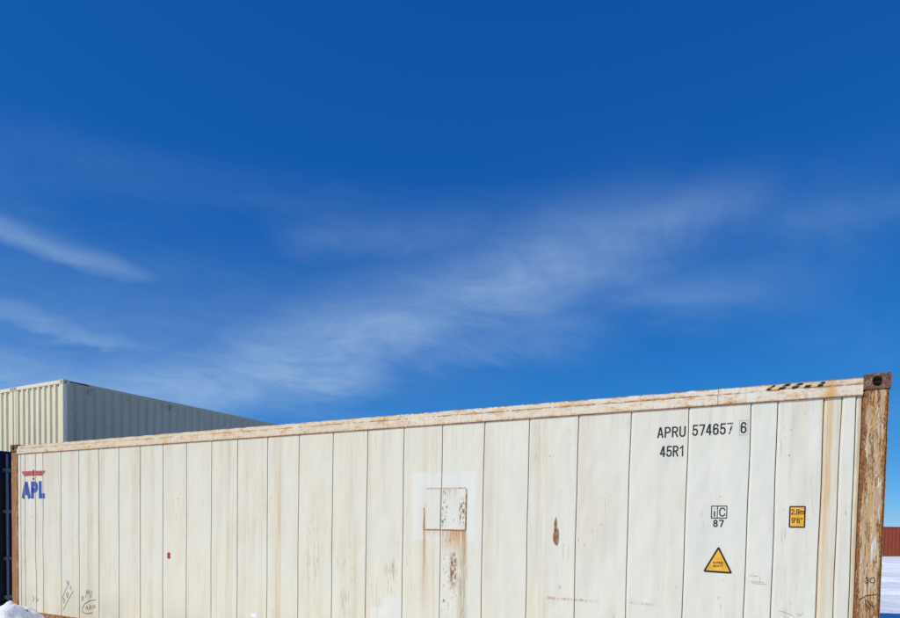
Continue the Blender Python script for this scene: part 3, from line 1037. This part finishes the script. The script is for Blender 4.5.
k.build('label_print', M_BROWNTXT, tri_o)

# orange height plate
q = [(-0.652, 1.882), (-0.652, 1.705), (-0.534, 1.705), (-0.534, 1.882)]
k = Marks(); k.poly(rounded(inset(q, 0.97), 0.006), 0.0011)
pl = k.build('height_plate', M_ORANGE)
pl['label'] = 'orange height label reading 2.9m 9\'6" with a dark border'
k = Marks()
o_, i_ = rounded(q, 0.012), rounded([(a + (0.0105 if a < -0.6 else -0.0105), b + (0.0105 if b < 1.8 else -0.0105)) for a, b in q], 0.004)
for t in range(len(o_)):
    t2 = (t + 1) % len(o_)
    b = len(k.v)
    for p in (o_[t], o_[t2], i_[t2], i_[t]): k.v.append((p[0], 0.0016, p[1]))
    k.f.append((b, b + 1, b + 2, b + 3))
k.build('label_border', M_BORDER, pl)
k = Marks()
k.text('2', -0.638, 1.812, 0.045, 0.024, 0.03, 0.0068, y=0.0016)
k.text('.', -0.613, 1.812, 0.045, 0.012, 0.03, 0.0065, y=0.0016)
k.text('9', -0.602, 1.812, 0.045, 0.024, 0.03, 0.0068, y=0.0016)
k.text('m', -0.574, 1.812, 0.045, 0.030, 0.03, 0.0060, y=0.0016)
k.build('label_print', M_BROWNTXT, pl)
k = Marks()
k.text('9', -0.633, 1.742, 0.045, 0.024, 0.03, 0.0068, y=0.0016)
k.text("'", -0.611, 1.742, 0.045, 0.014, 0.03, 0.0060, y=0.0016)
k.text('6', -0.596, 1.742, 0.045, 0.024, 0.03, 0.0068, y=0.0016)
k.text('"', -0.570, 1.742, 0.045, 0.018, 0.03, 0.0050, y=0.0016)
k.build('label_print', M_BROWNTXT, pl)

# line logo at the far end: red winged banner over blue letters
cuts = [(11.289, 2.2), (11.501, 2.2), (11.806, 2.2)]
k = Marks()
k.poly([(-11.895, 2.452), (-11.60, 2.452), (-11.585, 2.375), (-11.815, 2.370)])
k.poly([(-11.20, 2.448), (-11.50, 2.452), (-11.515, 2.375), (-11.285, 2.368)])
k.build('winged_emblem', M_RED, None, [(a, 2.41) for a, b in cuts])
k = Marks()
k.poly([(-11.590, 2.444), (-11.565, 2.470), (-11.557, 2.452), (-11.548, 2.488), (-11.540, 2.452), (-11.530, 2.466), (-11.510, 2.444), (-11.524, 2.372), (-11.548, 2.356), (-11.574, 2.372)])
k.poly([(-11.548, 2.350), (-11.512, 2.322), (-11.548, 2.294), (-11.586, 2.322)])
k.build('winged_emblem', M_REDD, None)
k = Marks()
k.text('A', -11.885, 2.003, 0.280, 0.245, 0.24, 0.082, 0.0)
k.text('P', -11.622, 2.003, 0.280, 0.200, 0.24, 0.085, 0.0)
k.text('L', -11.400, 2.003, 0.280, 0.172, 0.24, 0.082, 0.0)
k.build('line_lettering', M_BLUE, None, cuts)

# hazard tape on the rail's upper strip
k = Marks(); k.poly([(-0.848, 2.836), (-0.46, 2.836), (-0.455, 2.866), (-0.845, 2.866)], 0.0052)
tp = k.build('hazard_tape', M_TAPEY)
for i, (a, sl, w_, zt) in enumerate([(-0.862, 0.05, 0.030, 2.872), (-0.775, 0.055, 0.048, 2.874), (-0.678, 0.05, 0.046, 2.872), (-0.585, 0.042, 0.040, 2.864), (-0.488, 0.02, 0.034, 2.868)]):
    zm = 2.851
    k = Marks(); k.poly([(a, 2.828), (a + w_, 2.828), (a + w_ + sl * 0.5, zm), (a + sl * 0.5 - 0.004, zm)], 0.0066)
    k.build('tape_dash', M_TAPEB, tp)
    if i not in (3,):
        k = Marks(); k.poly([(a + sl * 0.55 + 0.004, zm + 0.004), (a + w_ + sl * 0.55 + 0.010, zm + 0.004), (a + w_ + sl, zt), (a + sl + 0.012, zt)], 0.0066)
        k.build('tape_dash', M_TAPEB, tp)

# stickers
k = Marks(); k.poly([(-8.275, 1.152), (-8.215, 1.152), (-8.215, 1.238), (-8.275, 1.238)]); k.build('red_sticker', M_REDST)
k = Marks(); k.poly([(-6.682, 0.468), (-6.572, 0.468), (-6.572, 0.520), (-6.682, 0.520)]); k.build('white_sticker', M_WHITE)

# pen scribbles
k = Marks()
for st in [[(-10.66, .72), (-10.62, .66), (-10.60, .71), (-10.58, .65)], [(-10.60, .66), (-10.70, .53), (-10.76, .43)], [(-10.56, .60), (-10.53, .63), (-10.53, .57)],
           [(-10.66, .49), (-10.63, .53), (-10.60, .49), (-10.63, .45), (-10.66, .49)], [(-10.75, .40), (-10.72, .43), (-10.70, .38), (-10.74, .35)], [(-10.47, .56), (-10.62, .40), (-10.74, .24)]]:
    k.ribbon(st, 0.010)
k.build('pen_scribble', M_PENCIL)
k = Marks()
for st in [[(-10.25, .42), (-10.24, .50)], [(-10.22, .43), (-10.21, .50)], [(-10.15, .48), (-10.13, .60), (-10.10, .54), (-10.07, .60), (-10.04, .48)], [(-10.01, .50), (-10.01, .60)],
           [(-9.90, .46), (-10.05, .44), (-10.18, .38), (-10.24, .31), (-10.23, .25), (-10.14, .23), (-9.98, .26)],
           [(-10.16, .30), (-10.12, .35), (-10.10, .29)], [(-10.07, .30), (-10.05, .37), (-10.02, .31), (-10.0, .38)], [(-9.97, .32), (-9.94, .38), (-9.91, .34)]]:
    k.ribbon(st, 0.010)
k.build('pen_scribble', M_PENCIL)
k = Marks()
for st in [[(-11.60, .42), (-11.55, .36), (-11.60, .32)], [(-11.50, .40), (-11.46, .33), (-11.42, .38)]]:
    k.ribbon(st, 0.010)
k.build('pen_scribble', M_PENCIL)
k = Marks()
for st in [[(-0.70, 1.02), (-0.66, 1.01), (-0.60, .985)], [(-0.57, 1.01), (-0.55, .99), (-0.53, 1.01)]]:
    k.ribbon(st, 0.004)
k.build('scuff_line', M_SCUFF)
k = Marks()
for st in [[(-0.93, 1.30), (-0.86, 1.295)], [(-0.92, 1.25), (-0.82, 1.245)], [(-0.91, 1.235), (-0.80, 1.23)], [(-0.85, 1.25), (-0.848, 1.29)]]:
    k.ribbon(st, 0.004)
k.build('scuff_line', M_SCUFF)
k = Marks()
yy = 0.0135
k.text('3', -0.112, 1.282, 0.046, 0.024, 0.03, 0.005, 0.0, yy)
k.text('O', -0.084, 1.285, 0.044, 0.036, 0.04, 0.005, 0.004, yy)
k.build('pen_mark', M_BLACK2)
k = Marks()
for st in [[(-0.150, 1.150), (-0.10, 1.185), (-0.050, 1.195), (-0.026, 1.205)], [(-0.110, 1.165), (-0.098, 1.10), (-0.080, 1.085)], [(-0.095, 1.155), (-0.075, 1.12), (-0.055, 1.105)], [(-0.064, 1.145), (-0.054, 1.09)]]:
    k.ribbon(st, 0.005, yy)
k.build('pen_mark', M_BLACK2)


# ---------------------------------------------------------------- other containers
def corrugated(L, depth, pitch, z0, z1, first=0.06, slope=0.22):
    """pressed sheet along x from 0..L, outer skin at y = 0 facing -y, valleys at y = +depth"""
    fo, sl, fi = pitch * 0.33, pitch * slope, pitch * (0.67 - 2 * slope)
    n = max(1, int(round((L - 2 * first) / pitch)))
    p = (L - 2 * first) / n
    kx = p / pitch
    pts = [(0, 0)]
    x = first
    for i in range(n):
        pts += [(x + fo * kx * 0.5, 0), (x + (fo * 0.5 + sl) * kx, depth), (x + (fo * 0.5 + sl + fi) * kx, depth), (x + (fo * 0.5 + sl * 2 + fi) * kx, 0)]
        x += p
    pts.append((L, 0))
    v = [(a, b, z) for z in (z0, z1) for a, b in pts]
    m_ = len(pts)
    f = [(i, i + 1, m_ + i + 1, m_ + i) for i in range(m_ - 1)]
    return v, f


def mat_box(name, col, rustiness=0.3, rough=0.45, chalk=(0.0, 0.0, 0.0)):
    mt, T, bs = principled(name, rough, 0.2)
    t = T.new('ShaderNodeTexCoord')
    x, y, z = T.sep(t.outputs['Object'])
    n = T.noise(T.vec(T.mul(T.add(x, y), 9), T.mul(T.sub(x, y), 9), T.mul(z, 1.1)), 1, 5, 0.65)
    n2 = T.noise(t.outputs['Object'], 6.0, 5, 0.65)
    c = T.mix(T.ss(n, 0.4, 0.7), col, tuple(k * 0.88 for k in col))
    c = T.mix(T.mul(T.ss(n2, 0.5, 0.8), 0.35), c, tuple(min(1, k * 1.15 + 0.01) for k in col))
    r = T.mul(T.ss(n2, 0.66, 0.70), rustiness)
    c = T.mix(r, c, (0.16, 0.065, 0.03))
    T.put(bs.inputs['Base Color'], c)
    bump(T, bs, n2, 0.15, 0.01)
    return mt


def box_container(name, L, H, mat, mat_cast, vents=False, door_mat=None, side=None):
    """x 0..L along, y 0..W across (y = 0 is the long side), corrugated end at x = 0, doors at x = L"""
    Wd = WID
    root = empty(name)
    rb = 0.16
    v, f = corrugated(L - 0.2, 0.036, 0.278, rb, H - 0.10)
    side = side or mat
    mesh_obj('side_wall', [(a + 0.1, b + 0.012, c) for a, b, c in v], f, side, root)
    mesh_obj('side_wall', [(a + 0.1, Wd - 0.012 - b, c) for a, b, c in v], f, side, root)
    v, f = corrugated(Wd - 0.24, 0.048, 0.262, rb, H - 0.11, 0.03, 0.125)
    mesh_obj('end_wall', [(b + 0.014, a + 0.12, c) for a, b, c in v], f, mat, root)
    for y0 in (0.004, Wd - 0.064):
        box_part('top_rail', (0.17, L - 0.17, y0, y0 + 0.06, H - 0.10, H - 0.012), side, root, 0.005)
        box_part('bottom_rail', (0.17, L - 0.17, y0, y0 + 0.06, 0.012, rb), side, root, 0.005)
    box_part('end_rail', (0.004, 0.07, 0.16, Wd - 0.16, H - 0.11, H - 0.012), mat, root, 0.005)
    box_part('end_rail', (0.004, 0.07, 0.16, Wd - 0.16, 0.012, rb), mat, root, 0.005)
    for x0 in (0.0, L - 0.12):
        for y0 in (0.0, Wd - 0.12):
            box_part('corner_post', (x0 + 0.003, x0 + 0.117, y0 + 0.003, y0 + 0.117, 0.115, H - 0.115), mat, root, 0.01)
    for top in (True, False):
        for (x, sx) in ((-0.003, 1), (L + 0.003, -1)):
            for (y, sy) in ((-0.003, 1), (Wd + 0.003, -1)):
                cast_obj(root, x, y, H - 0.118 if top else 0.0, sx, sy, top, mat_cast)
    # roof and floor sheets
    box_part('roof', (0.075, L - 0.13, 0.066, Wd - 0.066, H - 0.045, H - 0.028), mat, root)
    box_part('floor', (0.075, L - 0.13, 0.066, Wd - 0.066, 0.05, 0.15), mat, root)
    box_part('door_header', (L - 0.11, L - 0.004, 0.16, Wd - 0.16, H - 0.115, H - 0.012), mat, root)
    box_part('door_sill', (L - 0.11, L - 0.004, 0.16, Wd - 0.16, 0.012, rb - 0.01), mat, root)
    for sgn in (0, 1):
        a, b = (0.122, Wd / 2 - 0.006) if sgn == 0 else (Wd / 2 + 0.006, Wd - 0.122)
        d = box_part('door', (L - 0.075, L - 0.03, a, b, rb, H - 0.12), door_mat or mat, root, 0.004)
        for t in (0.28, 0.74):
            yy = a + (b - a) * t
            if sgn: yy = b - (b - a) * t
            bm = bmesh.new()
            bm_tube(bm, (L + 0.018, yy, 0.08), (L + 0.018, yy, H - 0.06), 0.022)
            rod = bm_obj('lock_rod', bm, M_ROD, d)
            for zz_ in (0.25, 0.95, 1.8, H - 0.35):
                bm2 = bmesh.new()
                bm_box(bm2, L - 0.0301, L + 0.046, yy - 0.055, yy + 0.055, zz_ - 0.03, zz_ + 0.03, 0.004)
                bm_obj('rod_bracket', bm2, M_ROD, d)
        for zz_ in (0.35, 0.9, 1.5, 2.1, H - 0.4):
            yh = a - 0.03 if sgn == 0 else b - 0.07
            box_part('hinge', (L - 0.0299, L + 0.012, yh, yh + 0.10, zz_ - 0.06, zz_ + 0.06), mat, d)
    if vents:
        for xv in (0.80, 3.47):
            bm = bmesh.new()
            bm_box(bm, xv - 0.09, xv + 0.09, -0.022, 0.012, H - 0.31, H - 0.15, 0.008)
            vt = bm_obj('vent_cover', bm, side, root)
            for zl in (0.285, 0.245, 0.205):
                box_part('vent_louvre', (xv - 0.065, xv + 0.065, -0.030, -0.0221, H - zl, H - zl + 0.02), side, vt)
        box_part('dark_strip', (0.20, 0.74, 0.0, 0.0038, H - 0.06, H - 0.02), M_SEAL, root)
    return root


M_ROD = mat_simple('grey_lock_rod', (0.11, 0.14, 0.18), 0.4, 0.25, 20, 0.5, 0.2)
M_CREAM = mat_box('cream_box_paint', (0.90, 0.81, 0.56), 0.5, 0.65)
M_CREAM_SHADE = mat_box('shaded_cream_box_paint', (0.45, 0.46, 0.365), 0.5, 0.65)  # darker copy of the cream paint: shade of the long sides put into colour
M_CREAMC = mat_box('cream_casting_paint', (0.68, 0.63, 0.46), 1.0, 0.6)
M_NAVY = mat_box('navy_box_paint', (0.004, 0.010, 0.028), 0.15)
M_REDBOX = mat_box('oxide_red_box_paint', (0.25, 0.055, 0.028), 0.3)


def uvp(u, v, z=0.0):
    return Vector((PX, PY, 0)) + U * u + V * v + Vector((0, 0, z))


ang_v = math.atan2(V.y, V.x)
ang_mu = math.atan2(-U.y, -U.x)
GU, GV = 18.26, 4.40
grp = 'cream corrugated containers stacked two high behind the white one'
H1, H2 = 2.591, 2.896
up_c = box_container('cream_container', LEN, H2, M_CREAM, M_CREAMC, True, side=M_CREAM_SHADE)
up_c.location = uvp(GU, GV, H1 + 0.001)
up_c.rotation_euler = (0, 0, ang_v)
tag(up_c, 'corrugated container with a cream end and a long side coloured dark grey for shade, receding behind the white one', 'shipping container', grp)
c2 = copy_tree(up_c)
c2.location = uvp(GU + 2.52, GV + 0.02, H1 + 0.001)
c2['label'] = 'cream corrugated container cut off by the left edge of the picture, top of its stack'
lo = box_container('cream_container', LEN, H1, M_CREAM, M_CREAMC, side=M_CREAM_SHADE)
lo.location = uvp(GU, GV)
lo.rotation_euler = (0, 0, ang_v)
tag(lo, 'cream corrugated container at ground level under the shaded one, hidden by the white container', 'shipping container', grp)
c4 = copy_tree(lo)
c4.location = uvp(GU + 2.52, GV + 0.02)
c4['label'] = 'cream corrugated container at ground level behind the dark blue doors at the left edge'

nv = box_container('navy_container', LEN, 2.896, M_NAVY, M_NAVY)
nv.location = uvp(13.2 + LEN, 0.0)
nv.rotation_euler = (0, 0, ang_mu)
tag(nv, 'dark navy blue container with a grey lock rod, cut off by the left edge', 'shipping container')

# two more stand side by side right behind the white one; only their shadow on the snow shows
for n_ in (0, 1):
    b_ = copy_tree(lo)
    b_.rotation_euler = (0, 0, ang_mu)
    b_['label'] = 'cream container hidden right behind the white one' if n_ == 0 else 'cream container hidden furthest back behind the white one, shading the snow'
    b_['group'] = 'cream containers side by side behind the white one'
    b_.location = uvp(LEN, 2.74 + 2.72 * n_)

# across the yard
rd = box_container('oxide_red_container', LEN, H1, M_REDBOX, M_REDBOX)
rd.location = Vector((35.6, 57.9, -0.19))
rd.rotation_euler = (0, 0, ang_mu)
tag(rd, 'brownish red corrugated container far across the snow beyond the rusty corner post', 'shipping container')

# ---------------------------------------------------------------- snow mound and frozen clod by the far end
def mound(name, cx, cy, z0, rx, ry, h, seed, mat, n=42):
    verts, faces = [], []
    for i in range(n + 1):
        for j in range(n + 1):
            a, b = -1 + 2 * i / n, -1 + 2 * j / n
            r = math.hypot(a, b)
            q = Vector((a * 2.2 + seed, b * 2.2, seed))
            k_ = max(0.0, 1 - r)
            k_ = min(1.0, k_ * 1.25)
            k_ = k_ * k_ * (3 - 2 * k_)
            zz_ = h * k_ * (1 + 0.35 * mnoise.noise(q)) + h * 0.22 * mnoise.noise(q * 2.3) * min(1, k_ * 3) + h * (0.09 * mnoise.noise(q * 4.6) + 0.03 * abs(mnoise.noise(q * 9)) + 0.025 * mnoise.noise(q * 19)) * min(1, k_ * 3)
            verts.append((cx + a * rx, cy + b * ry, z0 + zz_ - 0.03 * (1 if r > 0.98 else 0)))
    for i in range(n):
        for j in range(n):
            q = i * (n + 1) + j
            faces.append((q, q + n + 1, q + n + 2, q + 1))
    return mesh_obj(name, verts, faces, mat, None, True)


gz0 = float(ground_z(np.array([-6.3]), np.array([9.0]))[0])
sm = mound('snow_mound', -6.38, 9.0, gz0 - 0.02, 0.98, 0.98, 0.43, 4.0, M_SNOW, 90)
tag(sm, 'rounded mound of ploughed white snow at the bottom left corner', 'snow pile')
M_CLOD = mat_simple('dark_frozen_earth', (0.030, 0.034, 0.024), 0.9, 0.6, 25, 0.3, 0.0, 0.5)
bm = bmesh.new()
bmesh.ops.create_icosphere(bm, subdivisions=3, radius=1.0)
for v in bm.verts:
    q = v.co.copy()
    v.co = Vector((q.x * 0.075, q.y * 0.07, q.z * 0.05)) * (1 + 0.35 * mnoise.noise(q * 1.7 + Vector((5, 2, 1))))
cl_o = bm_obj('frozen_clod', bm, M_CLOD, None, True)
cl_o.location = (-6.06, 9.10, 0.335)
cl_o.scale = (0.85, 0.85, 0.8)
tag(cl_o, 'dark clod of frozen earth lying on the snow mound beside the rusty post', 'clod')
